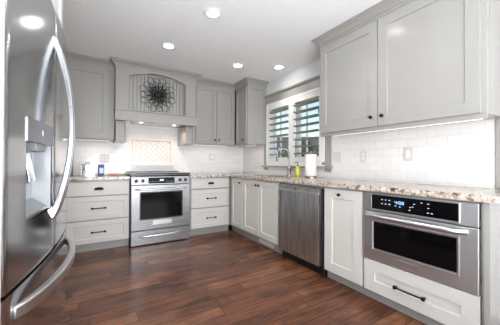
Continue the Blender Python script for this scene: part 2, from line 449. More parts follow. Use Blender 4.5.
for a, c_ in ((WY0 + .03, ym), (ym, WY1 - .03)):
    mb.box((.10, a, WZ0 + .03), (.135, a + .04, WZ1 - .03)).box((.10, c_ - .04, WZ0 + .03), (.135, c_, WZ1 - .03))
    mb.box((.10, a, WZ0 + .03), (.135, c_, WZ0 + .08)).box((.10, a, WZ1 - .08), (.135, c_, WZ1 - .03))
    mb.box((.108, (a + c_) / 2 - .008 + .12, WZ0 + .03), (.125, (a + c_) / 2 + .008 + .12, WZ1 - .03))
mb.build('sash', 'trim_white', win)
box('pane', (.115, WY0 + .03, WZ0 + .03), (.119, WY1 - .03, WZ1 - .03), 'clear_glass', win)
def shutter(y0, y1, label):
    t = thing('plantation_shutter', label, 'shutter', (-.012, y1, WZ0 + .03), RB)
    W = y1 - y0; Hh = WZ1 - WZ0 - .06; st = .058
    mb = MB().box((.002, -.014, 0), (st, .014, Hh)).box((W - st, -.014, 0), (W - .002, .014, Hh))
    mb.box((st, -.014, 0), (W - st, .014, .075)).box((st, -.014, Hh - .075), (W - st, .014, Hh))
    mb.build('frame', 'shutter', t, .002)
    n = 8; a0, a1 = .075, Hh - .075; sp_ = (a1 - a0) / n
    for i in range(n):
        z = a0 + sp_ * (i + .5); mbb = MB(); pts = []
        for k in range(16):
            an = 2*pi*k/16; pts.append((.0425*cos(an), .0055*sin(an)))
        th = radians(12)     # room-side edge tipped up
        pts = [(p*cos(th) + q_*sin(th), z - p*sin(th) + q_*cos(th)) for p, q_ in pts]
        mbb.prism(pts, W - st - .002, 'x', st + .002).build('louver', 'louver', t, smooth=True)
    return t
shutter(ym, WY1 - .03, 'white louvered shutter panel on the sink side of the window, beside the corner cabinet')
shutter(WY0 + .03, ym, 'white louvered shutter panel behind the paper towel roll')

# ------------------------------------------------------------------ outside
struct(box('ground', (.2, -60, -.7), (90, 90, -.6), 'lawn'))
hs = thing('neighbour_house', 'pale neighbouring house with a grey pitched roof seen through the shutters', 'house', (15.5, 13.2, -.6), radians(-40))
box('wall', (-5, -3, 0), (5, 3, 2.7), 'siding', hs)
MB().prism([(-3.5, 2.65), (3.5, 2.65), (0, 4.3)], 5.4, 'x', -5.4).build('roof', 'roofing', hs)
for wx in (-3, 0, 3): box('window', (wx - .6, -3.06, 1.0), (wx + .6, -3.0, 2.1), 'black_glass', hs)
def blob_tree(name, label, loc, h, r, m, cat='tree', trunk=True, seed=1, group=None):
    rnd = random.Random(seed); t = thing(name, label, cat, loc, 0, group)
    if trunk: MB().tube([(0, 0, 0), (.05, 0, h*.4), (.0, .05, h*.75)], [.16, .12, .05], 10).build('trunk', 'bark', t, smooth=True)
    bm = bmesh.new()
    for i in range(900):
        d = Vector((rnd.gauss(0, 1), rnd.gauss(0, 1), rnd.gauss(0, 1))).normalized() * (rnd.random() ** .4)
        c_ = Vector((d.x*r, d.y*r, h - r*.9 + d.z*r*.9)) if trunk else Vector((d.x*r, d.y*r, abs(d.z)*h))
        s_ = .09 + .1*rnd.random(); R = Euler((rnd.random()*6, rnd.random()*6, rnd.random()*6)).to_matrix()
        vs = [bm.verts.new(c_ + R @ Vector(p) * s_) for p in ((-1, 0, 0), (0, -.5, .15), (1, 0, 0), (0, .5, .15))]
        bm.faces.new(vs)
    mb = MB(); mb.bm.free(); mb.bm = bm; mb.build('foliage', m, t)
blob_tree('broadleaf_tree', 'dark leafy tree beyond the upper part of the window', (7.5, 3.1, -.6), 5.6, 1.5, 'leaf_dark', seed=3)
blob_tree('broadleaf_tree', 'green garden tree beside the neighbouring house', (7.5, 6.4, -.6), 3.0, 1.1, 'leaf', seed=4)
blob_tree('garden_shrub', 'low dark shrub seen past the faucet', (4.2, 3.4, -.6), 1.9, .9, 'leaf', 'shrub', False, 5)
blob_tree('garden_shrub', 'low dark shrub seen behind the paper towel roll', (5.6, 1.2, -.6), 1.75, .9, 'leaf_dark', 'shrub', False, 6)

# ------------------------------------------------------------------ base cabinets, back wall
D, ZB, ZT = .56, .105, .874
t = thing('base_cabinet', 'light drawer cabinet beside the range, near the refrigerator', 'cabinet', (-2.72, -.001, 0))
W = 2.72 - 2.033
carcass(t, W, D, ZB, ZT, False, rails=(.68, .385)); toe(t, W, D, ZB)
for z0, z1, sl in ((.69, .852, True), (.396, .672, False), (.112, .378, False)):
    d = shaker(.02, W - .012, z0, z1, -D - .02, stile=.055, slab=sl).build('drawer', 'cream', t, .0015 if sl else 0)
    (cup_pull if sl else bar_pull)(d, W/2, (z0 + z1)/2 + (0 if not sl else 0), -D - .02)
t = thing('base_cabinet', 'light cabinet in the corner hidden behind the refrigerator', 'cabinet', (-3.44, -.001, 0))
carcass(t, .715, D, ZB, ZT, False); toe(t, .715, D, ZB)
d = shaker(.02, .70, .112, .852, -D - .02).build('door', 'cream', t); knob(d, .1, .79, -D - .02)

t = thing('base_cabinet', 'light three-drawer cabinet between the range and the corner', 'cabinet', (-1.236, -.001, 0))
W = 1.236 - .565
carcass(t, W, D, ZB, ZT, False, rails=(.70, .415)); toe(t, W, D, ZB)
for z0, z1, sl in ((.71, .862, True), (.425, .69, False), (.12, .405, False)):
    d = shaker(.026, W - .035, z0, z1, -D - .02, stile=.055, slab=sl).build('drawer', 'cream', t, .0015 if sl else 0)
    (cup_pull if sl else bar_pull)(d, W/2, (z0 + z1)/2 + (0 if not sl else 0), -D - .02)

box('filler', (W - .04, -D, ZB + .031), (W - .03, -D + .018, ZT - .031), 'greige', t)
# ------------------------------------------------------------------ base cabinets, right-hand run
t = thing('base_cabinet', 'narrow one-door base cabinet in the inside corner', 'cabinet', (-.001, -.001, 0), RB)
W = .983; carcass(t, W, D, ZB, ZT, False)
toe(t, W, D, ZB, x0=.52)
box('filler', (.56, -D, ZB + .031), (.65, -D + .018, ZT - .031), 'greige', t)
d = shaker(.64, W - .012, .125, .862, -D - .02, stile=.06).build('door', 'cream', t); knob(d, .925, .80, -D - .02)
t = thing('sink_cabinet', 'two-door base cabinet beneath the sink', 'cabinet', (-.001, -.985, 0), RB)
W = .855; carcass(t, W, D, ZB, ZT, False); k = toe(t, W, D, ZB)
for x0, x1, kx in ((.012, .416, .385), (.422, W - .012, .452)):
    d = shaker(x0, x1, .125, .862, -D - .02, stile=.07).build('door', 'cream', t); knob(d, kx, .80, -D - .02)
mb = MB().box((.34, -D + .052, .02), (.66, -D + .060, .088))
for i in range(14): mb.box((.352 + i*.0215, -D + .046, .03), (.362 + i*.0215, -D + .052, .078))
mb.build('toe_vent', 'cream', t, label='pale slotted vent grille')
t = thing('base_cabinet', 'one-door base cabinet between the dishwasher and built-in oven', 'cabinet', (-.001, -2.514, 0), RB)
W = .423; carcass(t, W, D, ZB - .02, ZT, False); toe(t, W, D, ZB - .02, rec=.05)
d = shaker(.022, W - .01, .095, .858, -D - .02, stile=.085).build('door', 'cream', t); knob(d, .20, .812, -D - .02)
# oven cabinet
t = thing('oven_cabinet', 'end base cabinet holding the built-in oven above a wide drawer', 'cabinet', (-.001, -2.938, 0), RB)
W = .765
mb = MB()
mb.box((0, -D + .018, .085), (.016, 0, ZT)).box((W - .02, -D - .02, .0), (W, 0, ZT)).box((.016, -D + .018, .085), (W - .02, 0, .10))
mb.box((.016, -.016, .1), (W - .02, 0, ZT)).box((.016, -D, .325), (W - .02, -.016, .341))
mb.box((0, -D, .085), (.008, -D + .018, ZT)).box((W - .035, -D, .0), (W - .02, -D + .018, ZT)).box((.008, -D, .085), (W - .035, -D + .018, .10)).box((.008, -D, .862), (W - .035, -D + .018, ZT))
mb.build('body', 'greige', t)
toe(t, W - .02, D, .085, rec=.05)
d = shaker(.010, W - .038, .092, .335, -D - .02, stile=.085).build('drawer', 'cream', t); bar_pull(d, .358, .205, -D - .02, .185)
box('end_panel_stile', (W, -D - .018, 0), (W + .006, -.02, ZT), 'greige', t)

# ------------------------------------------------------------------ countertops
GZ0, GZ1 = .8755, .9135
mb = MB()
mb.box((-3.44, -.608, GZ0), (-2.031, -.009, GZ1))
tag(mb.build('countertop', 'granite', None, .005), 'speckled granite countertop between the refrigerator and the range', 'countertop')
SX0, SX1, SY0, SY1 = -.49, -.15, -1.74, -1.08
mb = MB()
mb.box((-1.241, -.608, GZ0), (-.009, -.009, GZ1)).box((-.608, SY1, GZ0), (-.009, -.608, GZ1))
mb.box((-.608, SY0, GZ0), (SX0, SY1, GZ1)).box((SX1, SY0, GZ0), (-.009, SY1, GZ1)).box((-.608, -3.75, GZ0), (-.009, SY0, GZ1))
bmesh.ops.remove_doubles(mb.bm, verts=mb.bm.verts[:], dist=1e-5)
tag(mb.build('countertop', 'granite', None), 'L-shaped speckled granite countertop around the corner and sink', 'countertop')
# sink
t = thing('undermount_sink', 'steel undermount sink set in the granite before the window', 'sink', (0, 0, 0))
mb = MB(); bm = mb.bm
a = .012
def rr(ix, z): return [bm.verts.new((x, y, z)) for x, y in ((SX0+ix, SY0+ix), (SX1-ix, SY0+ix), (SX1-ix, SY1-ix), (SX0+ix, SY1-ix))]
R = [rr(-.02, GZ0 - .001), rr(.0, GZ0 - .001), rr(.012, .70), rr(.05, .685)]
for P, Q in zip(R, R[1:]):
    for i in range(4): bm.faces.new((P[i], P[(i+1) % 4], Q[(i+1) % 4], Q[i]))
bm.faces.new(R[-1]); bmesh.ops.recalc_face_normals(bm, faces=bm.faces[:])
o = mb.build('basin', 'brushed_nickel', t); s_ = o.modifiers.new('solid', 'SOLIDIFY'); s_.thickness = .002; s_.offset = -1
MB().lathe([(.045, .680), (.045, .688), (.03, .689)], ((SX0+SX1)/2, (SY0+SY1)/2, 0)).build('drain', 'chrome', t, smooth=True)

# ------------------------------------------------------------------ upper cabinets
UD, UZ0, UZ1 = .354, 1.40, 2.35
def rail_back(t, W, z, m='greige'):   # light rail under the cabinet
    box('light_rail', (.0, -UD + .0, z - .025), (W, -UD + .018, z - .0005), m, t)
t = thing('upper_cabinet', 'grey upper cabinet on the back wall beside the refrigerator', 'cabinet', (-3.47, -.001, 0))
W = 3.47 - 2.2; carcass(t, W, UD, UZ0, UZ1, rails=())
for x0, x1, kx in ((.03, .60, .56), (.608, W - .065, .65)):
    d = shaker(x0, x1, UZ0 + .006, 2.318, -UD - .02, stile=.07).build('door', 'greige', t); knob(d, kx, 1.47, -UD - .02)
box('filler', (W - .07, -UD, UZ0 + .031), (W - .03, -UD + .018, UZ1 - .031), 'greige', t)
sweep([(.0, -UD), (W + .001, -UD)], CROWN, 'crown_molding', 'greige', t)

t = thing('upper_cabinet', 'two-door grey upper cabinet between range hood and corner', 'cabinet', (-1.118, -.001, 0))
W = 1.118 - .376; carcass(t, W, UD, UZ0, UZ1)
xm = 1.118 - .72
for x0, x1, kx in ((.05, xm - .003, xm - .035), (xm + .003, W - .028 + .022, xm + .035)):
    x1 = min(x1, W - .012)
    d = shaker(x0, x1, UZ0 + .006, 2.318, -UD - .02, stile=.06).build('door', 'greige', t); knob(d, kx, 1.468, -UD - .02)
box('filler', (.03, -UD, UZ0 + .031), (.055, -UD + .018, UZ1 - .031), 'greige', t)
sweep([(.0, -UD), (1.118 - .355, -UD)], CROWN, 'crown_molding', 'greige', t, ghost1=(1.118 - .355, -UD - .3))

t = thing('upper_cabinet', 'grey upper cabinet in the corner left of the window', 'cabinet', (-.001, -.002, 0), RB)
W = .745; carcass(t, W, UD, UZ0, UZ1)
d = shaker(.40, W - .012, UZ0 + .006, 2.318, -UD - .02, stile=.055).build('door', 'greige', t); knob(d, .655 - .0, 1.468, -UD - .02)
mb = shaker(-UD + .0, -.001, UZ0, 2.345, 0, t=.015, stile=.055)
bmesh.ops.rotate(mb.bm, verts=mb.bm.verts[:], cent=(0, 0, 0), matrix=Matrix.Rotation(pi/2, 3, 'Z'))
bmesh.ops.translate(mb.bm, verts=mb.bm.verts[:], vec=(W + .015, 0, 0))
mb.build('side_panel', 'greige', t)
box('filler', (UD, -UD, UZ0 + .031), (.405, -UD + .018, UZ1 - .031), 'greige', t)
sweep([(UD + .001, -UD), (W + .015, -UD), (W + .015, 0)], CROWN, 'crown_molding', 'greige', t, ghost0=(UD + .001, -UD - .3))

t = thing('upper_cabinet', 'large two-door grey upper cabinet above the built-in oven', 'cabinet', (-.001, -2.272, 0), RB)
W = 3.634 - 2.272; z0 = 1.405; carcass(t, W, UD, z0, UZ1)
for x0, x1, kx in ((.012, .656, .61), (.662, W - .024, .708)):
    d = shaker(x0, x1, z0 + .004, 2.322, -UD - .02, stile=.078).build('door', 'greige', t); knob(d, kx, 1.488, -UD - .02)
box('side_panel', (W, -UD + .05, z0), (W + .004, -.04, UZ1 - .01), 'greige', t, 0)
box('light_rail', (0, -UD, z0 - .03), (W, -UD + .02, z0 - .0005), 'greige', t)
sweep([(0, 0), (0, -UD), (W, -UD), (W, 0)], CROWN, 'crown_molding', 'greige', t)

# cabinet over the refrigerator with its tall side panel
t = thing('refrigerator_surround', 'pale cabinet and tall panel enclosing the refrigerator', 'cabinet', (-3.478, -2.215, 0), pi / 2)
# local x -> +y, local -y -> +x
dx = 3.478 - 2.612
box('side_panel', (0, -dx, 0), (.02, -.0, H - .002), 'trim_white', t, .001)
box('side_panel', (-1.15, -dx + .02, 0), (-1.13, -.0, H - .002), 'trim_white', t, .001)
box('body', (-1.13, -dx + .02, 1.85), (0, 0, H - .004), 'trim_white', t)
for x0, x1 in ((-1.125, -.568), (-.562, -.005)): shaker(x0, x1, 1.86, H - .02, -dx, stile=.07).build('door', 'trim_white', t)

# ------------------------------------------------------------------ range hood with arched alcove
HX0, HX1, HY = -2.197, -1.121, -.49
t = thing('range_hood', 'wooden grey range hood with arched beadboard alcove over the range', 'range hood', (0, 0, 0))
mb = MB(); bm = mb.bm
AX0, AX1, AZ0, AZS, AZP = -2.04, -1.275, 1.79, 2.245, 2.335
arch = [(AX0, AZ0)]
for i in range(21):
    u_ = i / 20; arch.append((AX0 + (AX1 - AX0)*u_, AZS + (AZP - AZS) * (1 - (2*u_ - 1)**2)))
arch.append((AX1, AZ0))
outer = [(HX0, AZ0), (HX0, 2.36)] + [(HX0 + (HX1 - HX0)*i/20, 2.36) for i in range(0, 21)][1:-1] + [(HX1, 2.36), (HX1, AZ0)]
# strips between arch and outer edge, front and back, closed
def strip(y):
    return [bm.verts.new((x, y, z)) for x, z in arch], [bm.verts.new((x, y, z)) for x, z in ([(HX0, AZ0), (HX0, 2.36)] + [(AX0 + (AX1 - AX0)*i/20, 2.36) for i in range(1, 20)] + [(HX1, 2.36), (HX1, AZ0)])]
fA, fO = strip(HY); bA, bO = strip(HY + .022)
n = len(fA)
for i in range(n - 1):
    bm.faces.new((fA[i], fA[i+1], fO[i+1], fO[i])); bm.faces.new((bA[i], bA[i+1], bO[i+1], bO[i]))
    bm.faces.new((fA[i], fA[i+1], bA[i+1], bA[i])); bm.faces.new((fO[i], fO[i+1], bO[i+1], bO[i]))
mb.build('front_board', 'greige', t)
mb = MB().box((HX0, HY + .022, 1.70), (AX0 - .04, -.001, 2.36)).box((AX1 + .04, HY + .022, 1.70), (HX1, -.001, 2.36)).box((AX0 - .04, HY + .12, 1.795), (AX1 + .04, -.001, 2.36)).box((AX0 - .04, HY + .022, 2.34), (AX1 + .04, HY + .12, 2.36))
mb.build('body', 'greige', t)
# beadboard
mb = MB(); nb = 17; w_ = (AX1 - AX0 + .08) / nb
for i in range(nb):
    x0 = AX0 - .04 + i*w_
    mb.box((x0 + .003, HY + .106, 1.797), (x0 + w_ - .003, HY + .12, 2.34))
mb.build('beadboard', 'bead', t, .0015)
# mantel shelf
mb = MB().box((HX0 - .006, HY - .03, 1.655), (HX1 + .006, HY - .008, 1.775)).box((HX0 - .006, HY - .008, 1.655), (HX0 + .016, -.001, 1.775)).box((HX1 - .016, HY - .008, 1.655), (HX1 + .006, -.001, 1.775))
mb.box((HX0 - .016, HY - .044, 1.775), (HX1 + .016, -.001, 1.79)).box((HX0 - .010, HY - .036, 1.645), (HX1 + .010, HY - .01, 1.655))
mb.build('mantel', 'greige', t, .002)
# liner and underside, coloured pale to stand in for the lamp glow
mb = MB().box((HX0 + .018, HY - .007, 1.668), (HX1 - .018, -.010, 1.69))
mb.build('underside', 'tile_piece', t)
box('liner', (-1.98, HY + .05, 1.658), (-1.32, -.10, 1.667), 'trim_white', t, .002, label='hood insert, lamp glow put into its pale colour')
LX = (-1.87, -1.41)
for x in LX:
    p = MB().lathe([(.022, 1.652), (.022, 1.657)], (x, -.36, 0), 'z', 20).build('hood_lamp', 'puck_glow', t, label='glowing warm lamp')
for x0, x1 in ((-2.19, -2.062), (-1.256, -1.128)):
    p = shaker(x0, x1, 1.385, 1.645, -.445, t=.43, stile=.022, rec=.012)
    p.build('corbel', 'greige', t)
    MB().box((x0 - .004, -.452, 1.377), (x1 + .004, -.01, 1.385)).build('corbel_cap', 'greige', t)
HC = [(-.0, 2.33)] + [(o_, z) for o_, z in CROWN[1:-1]] + [(-.0, 2.4285)]
sweep([(HX0, -.34), (HX0, HY), (HX1, HY), (HX1, -.34)], [(o_ , z) for o_, z in CROWN], 'crown_molding', 'greige', t)

# framed herringbone tile panel
t = thing('framed_tile_panel', 'framed white herringbone tile panel above the range', 'tile panel', (0, -T, 0))
px0, px1, pz0, pz1 = -1.942, -1.343, 1.075, 1.46
FT = .03
mb = MB().box((px0, -.026, pz0), (px1, 0, pz0 + FT)).box((px0, -.026, pz1 - FT), (px1, 0, pz1)).box((px0, -.026, pz0 + FT), (px0 + FT, 0, pz1 - FT)).box((px1 - FT, -.026, pz0 + FT), (px1, 0, pz1 - FT))
mb.build('frame', 'tile_piece', t, .005)
box('ledge', (px0 - .008, -.05, pz0 - .026), (px1 + .008, 0, pz0 - .001), 'trim_white', t, .003)
ix0, ix1, iz0, iz1 = px0 + FT, px1 - FT, pz0 + FT, pz1 - FT
box('grout', (ix0, -.003, iz0), (ix1, 0, iz1), 'grout_line', t)
bm = bmesh.new(); L_, w_ = .11, .055; g = .0022
cxm, czm = (ix0 + ix1)/2, (iz0 + iz1)/2
for i in range(-14, 15):
    for j in range(-8, 9):
        for kind in (0, 1):
            ox, oz = i*w_ + j*2*w_, i*w_ - j*2*w_ * 0
            # classic herringbone lattice: offsets (w,w) and (2w,-2w) in tile frame
            ox = i*w_ + j*2*w_; oz = i*w_ - j*2*w_
            r_ = (ox, oz, ox + L_, oz + w_) if kind == 0 else (ox, oz + w_, ox + w_, oz + w_ + L_)
            pts = [(r_[0]+g, r_[1]+g), (r_[2]-g, r_[1]+g), (r_[2]-g, r_[3]-g), (r_[0]+g, r_[3]-g)]
            rot = [((a - c_) * .7071 + cxm, (a + c_) * .7071 + czm) for a, c_ in pts]
            if all(p[0] < ix0 or p[0] > ix1 or p[1] < iz0 or p[1] > iz1 for p in rot) and not (ix0 < sum(p[0] for p in rot)/4 < ix1 and iz0 < sum(p[1] for p in rot)/4 < iz1): continue
            bm.faces.new([bm.verts.new((a, -.006, c_)) for a, c_ in rot])
for co, no in (((ix0, 0, 0), (-1, 0, 0)), ((ix1, 0, 0), (1, 0, 0)), ((0, 0, iz0), (0, 0, -1)), ((0, 0, iz1), (0, 0, 1))):
    bmesh.ops.bisect_plane(bm, geom=bm.verts[:] + bm.edges[:] + bm.faces[:], plane_co=co, plane_no=no, clear_outer=True)
ex = bmesh.ops.extrude_face_region(bm, geom=bm.faces[:])
bmesh.ops.translate(bm, verts=[v_ for v_ in ex['geom'] if isinstance(v_, bmesh.types.BMVert)], vec=(0, .003, 0))
mb = MB(); mb.bm.free(); mb.bm = bm; mb.build('herringbone_tiles', 'tile_piece', t)

# metal flower hanging in the alcove
t = thing('metal_flower_medallion', 'black wire flower ornament hanging on the beadboard', 'wall decoration', (-1.652, HY + .080, 2.066))
def petal(parent, ang, r0, r1, w, y, r=.0036):
    c_, s2 = cos(ang), sin(ang); pts = []
    for k in range(20):
        a = 2*pi*k/20; rad = (r0 + r1)/2 - (r1 - r0)/2*cos(a); side = w*sin(a)*(.45 + .55*(rad/r1))
        pts.append((rad*c_ - side*s2, y - .012*sin(pi*(rad - r0)/(r1 - r0)), rad*s2 + side*c_))
    MB().tube(pts, r, 6, closed=True).build('petal', 'iron', parent, smooth=True)
for i in range(16): petal(t, 2*pi*i/16 + .1, .07, .258 if i % 2 else .238, .056, 0, .003)
for i in range(14): petal(t, 2*pi*i/14, .03, .18, .036, -.012)
for i in range(12): petal(t, 2*pi*i/12 + .2, .01, .125, .024, -.022, .0052)
MB().lathe([(.02, .01), (.058, -.010), (.045, -.028), (.010, -.036)], (0, 0, 0), 'y', 20).build('centre', 'iron', t, smooth=True)
MB().lathe([(.004, .0), (.004, .024)], (0, 0, .0), 'y', 8).build('hanger', 'iron', t)

# ------------------------------------------------------------------ range
t = thing('range', 'stainless slide-in range beneath the hood', 'range', (-2.026, -.0, 0))
W = .779; yf = -.62
box('body', (.004, -.585, .10), (W - .004, -.012, .90), 'steel_side', t)
box('toe_panel', (.02, -.56, 0), (W - .02, -.54, .099), 'toe_black', t)
MB().box((-.004, -.625, .922), (W + .004, -.012, .952)).box((.004, -.60, .901), (W - .004, -.012, .922)).build('cooktop', 'black_glass', t, .004)
MB().box((-.004, -.630, .924), (W + .004, -.6255, .940)).build('cooktop_trim', 'rack_steel', t, .002)
MB().box((.0, -.04, .9525), (W, -.012, .960)).build('rear_trim', 'rack_steel', t, .002)
for x, y, r in ((.2, -.42, .105), (.2, -.17, .08), (.57, -.42, .08), (.57, -.17, .105)):
    MB().lathe([(r, .9522), (r, .9527), (r - .004, .9528)], (x, y, 0), 'z', 32).build('burner', 'plate_dark', t, smooth=True)
# control panel, face leaning back
mb = MB().prism([(yf - .008, .80), (yf + .008, .905), (-.586, .905), (-.586, .80)], W - .004, 'x', .004)
cp = mb.build('control_panel', 'steel', t, .003)
mb = MB().prism([(yf - .0085, .815), (yf + .0045, .892), (yf + .02, .892), (yf + .005, .815)], .56, 'x', .215)
mb.build('display', 'black_glass', cp)
mb = MB().prism([(yf - .0088, .845), (yf - .0052, .868), (yf - .004, .868), (yf - .007, .845)], .41, 'x', .36); mb.build('clock_display', 'digits', cp)
for i in range(12):
    x = .235 + i*.026
    if .35 < x < .42: continue
    MB().prism([(yf - .0092, .838), (yf - .0084, .842), (yf - .006, .842), (yf - .006, .838)], x + .01, 'x', x).build('button', 'icons', cp)
for x in (.065, .145, .635, .715):
    MB().lathe([(.024, 0), (.024, -.004), (.018, -.006), (.016, -.026), (.012, -.028)], (x, yf + .001, .853), 'y', 20).build('knob', 'black', cp, smooth=True)
    MB().lathe([(.026, .002), (.026, -.003)], (x, yf + .001, .853), 'y', 24).build('knob_ring', 'chrome', cp, smooth=True)
# door
def framed_door(x0, x1, z0, z1, wx0, wx1, wz0, wz1, yf, m, parent, y1):
    mb = MB(); bm = mb.bm
    def rg(a, c_, e_, f_, y): return [bm.verts.new(p) for p in ((a, y, e_), (c_, y, e_), (c_, y, f_), (a, y, f_))]
    A = rg(x0, x1, z0, z1, y1); B = rg(x0, x1, z0, z1, yf + .003); C = rg(x0+.003, x1-.003, z0+.003, z1-.003, yf)
    Dd = rg(wx0, wx1, wz0, wz1, yf); Ee = rg(wx0+.004, wx1-.004, wz0+.004, wz1-.004, yf + .008)
    for P, Q in ((A, B), (B, C), (C, Dd), (Dd, Ee)):
        for i in range(4): bm.faces.new((P[i], P[(i+1) % 4], Q[(i+1) % 4], Q[i]))
    bm.faces.new(Ee); bm.faces.new(A[::-1])
    return mb.build('door', m, parent)
dr = framed_door(.006, W - .006, .205, .79, .112, .665, .345, .70, -.635, 'steel', t, -.586)
box('window', (.117, -.6305, .35), (.660, -.6265, .695), 'black_glass', dr)
mb = MB()
for a_, b_ in (((.106, -.6385, .339), (.671, -.6352, .347)), ((.106, -.6385, .698), (.671, -.6352, .706)), ((.106, -.6385, .347), (.114, -.6352, .698)), ((.663, -.6385, .347), (.671, -.6352, .698))): mb.box(a_, b_)
mb.build('window_trim', 'black', dr)
def arc_handle(parent, p0, p1, out, bow, r, m='steel_bright', n=24, flat=1., endr=None):
    """bar from p0 to p1, standing off along vector out, with a slight bow"""
    p0, p1, out = Vector(p0), Vector(p1), Vector(out).normalized(); pts = []; rs = []
    for i in range(n + 1):
        u_ = i / n; e_ = min(1, min(u_, 1 - u_) / .09); e_ = sin(e_ * pi/2)
        pts.append(p0.lerp(p1, u_) + out * (bow[0] * e_ + bow[1] * sin(pi * u_))); rs.append(r)
    return MB().tube(pts, rs, 12, flat).build('handle', m, parent, smooth=True)
arc_handle(dr, (.055, -.635, .742), (W - .055, -.635, .742), (0, -1, 0), (.04, .018), .012)
mb = MB().box((.27, -.6375, .262), (.52, -.6352, .318)); mb.build('name_plate', 'steel_bright', dr, .002, label='blank steel plate')
dw = box('drawer', (.006, -.632, .012), (W - .006, -.587, .192), 'steel', t, .003)
MB().box((.006, -.612, .194), (W - .006, -.588, .203)).build('gap_strip', 'black', t)
arc_handle(dw, (.12, -.632, .128), (W - .14, -.632, .128), (0, -1, 0), (.025, .018), .011)

# ------------------------------------------------------------------ dishwasher
t = thing('dishwasher', 'stainless dishwasher between the sink cabinet and narrow cabinet', 'dishwasher', (-.001, -1.843, 0), RB)
W = .668
box('body', (.006, -.54, .09), (W - .006, -.02, .868), 'steel_side', t)
d = MB().box((.008, -.598, .10), (W - .030, -.541, .785)).build('door', 'steel_dish', t, .004)
MB().box((.008, -.585, .785), (W - .030, -.541, .845)).box((.008, -.598, .832), (W - .030, -.585, .845)).build('handle_pocket', 'steel_dish', d, .003)
MB().box((.012, -.601, .779), (W - .034, -.586, .800)).build('handle_lip', 'steel_oven', d, .004)
box('control_strip', (.006, -.575, .848), (W - .006, -.541, .868), 'grey_plastic', t)
box('side_gap', (W - .028, -.565, .0), (W - .004, -.541, .846), 'toe_black', t)
box('toe_panel', (.006, -.53, 0), (W - .03, -.515, .089), 'toe_black', t)

# ------------------------------------------------------------------ built-in oven
t = thing('built_in_oven', 'stainless built-in oven under the counter with lit blue clock', 'oven', (-.001, -2.938, 0), RB)
ox0, ox1, oz0, oz1 = .008, .727, .345, .861
box('body', (ox0 + .015, -.555, oz0 + .004), (ox1 - .012, -.03, oz1 - .004), 'steel_side', t)
F0 = -.588
p = MB().box((ox0, F0, .725), (ox1, -.561, oz1)).build('control_panel', 'steel_oven', t, .003)
mb = MB(); a0, a1, c0, c1 = .084, .634, .742, .848
for A_, B_ in (((a0 - .008, F0 - .008, c0 - .008), (a1 + .008, F0 - .0004, c0)), ((a0 - .008, F0 - .008, c1), (a1 + .008, F0 - .0004, c1 + .008)), ((a0 - .008, F0 - .008, c0), (a0, F0 - .0004, c1)), ((a1, F0 - .008, c0), (a1 + .008, F0 - .0004, c1))): mb.box(A_, B_)
mb.build('display_bezel', 'steel_bright', p, .002)
box('display', (a0, F0 - .005, c0), (a1, F0 - .0004, c1), 'black_glass', p)
# digits 4:08 as segments
SEG = {'0': 'abcdef', '1': 'bc', '4': 'bcfg', '8': 'abcdefg', '6': 'acdefg'}
mb = MB(); x = .268; zc = .808; hw, hh_ = .0055, .009; tk = .0012; yy = F0 - .0062
def seg(mb, x, s_):
    G = {'a': (x-hw, zc+hh_, x+hw, zc+hh_), 'd': (x-hw, zc-hh_, x+hw, zc-hh_), 'g': (x-hw, zc, x+hw, zc), 'b': (x+hw, zc, x+hw, zc+hh_), 'c': (x+hw, zc-hh_, x+hw, zc), 'f': (x-hw, zc, x-hw, zc+hh_), 'e': (x-hw, zc-hh_, x-hw, zc)}[s_]
    mb.box((G[0]-tk, yy, G[1]-tk), (G[2]+tk, yy + .001, G[3]+tk))
for ch in '4:08':
    if ch == ':':
        mb.box((x - .002, yy, zc + .003), (x + .002, yy + .001, zc + .007)).box((x - .002, yy, zc - .007), (x + .002, yy + .001, zc - .003)); x += .013; continue
    for s_ in SEG[ch]: seg(mb, x, s_)
    x += .021 if ch != '4' else .014
mb.build('clock_digits', 'digits', p)
mb = MB()
for i in range(3):
    for z in (.785, .815): mb.box((.16 + i*.028, F0 - .0062, z), (.172 + i*.028, F0 - .005, z + .005))
for i, (xx, z) in enumerate([(.26, .782), (.29, .779), (.36, .785), (.385, .81), (.375, .79), (.43, .825), (.47, .823), (.47, .795), (.468, .765), (.49, .764), (.355, .765)]): mb.box((xx, F0 - .0062, z), (xx + .011, F0 - .005, z + .004))
mb.build('button_marks', 'icons', p)
dr = framed_door(ox0, ox1, oz0, .718, .092, .628, .432, .645, F0 - .004, 'steel_oven', t, -.561)
box('window', (.097, F0 - .001, .437), (.623, F0 + .003, .640), 'black_glass', dr)
mb = MB(); c0, c1, a0, a1 = .43, .647, .09, .63
for A_, B_ in (((a0 - .009, F0 - .010, c0 - .009), (a1 + .009, F0 - .0045, c0)), ((a0 - .009, F0 - .010, c1), (a1 + .009, F0 - .0045, c1 + .009)), ((a0 - .009, F0 - .010, c0), (a0, F0 - .0045, c1)), ((a1, F0 - .010, c0), (a1 + .009, F0 - .0045, c1))): mb.box(A_, B_)
mb.build('window_trim', 'steel_bright', dr, .002)
arc_handle(dr, (.045, F0 - .004, .690), (.672, F0 - .004, .690), (0, -1, 0), (.036, .012), .0175)
MB().box((.30, F0 - .0062, .378), (.41, F0 - .0042, .400)).build('name_plate', 'steel_bright', dr, .001, label='small blank steel plate')
MB().box((.304, F0 - .0068, .381), (.306, F0 - .0062, .397)).box((.404, F0 - .0068, .381), (.406, F0 - .0062, .397)).build('plate_rivet', 'black', dr)

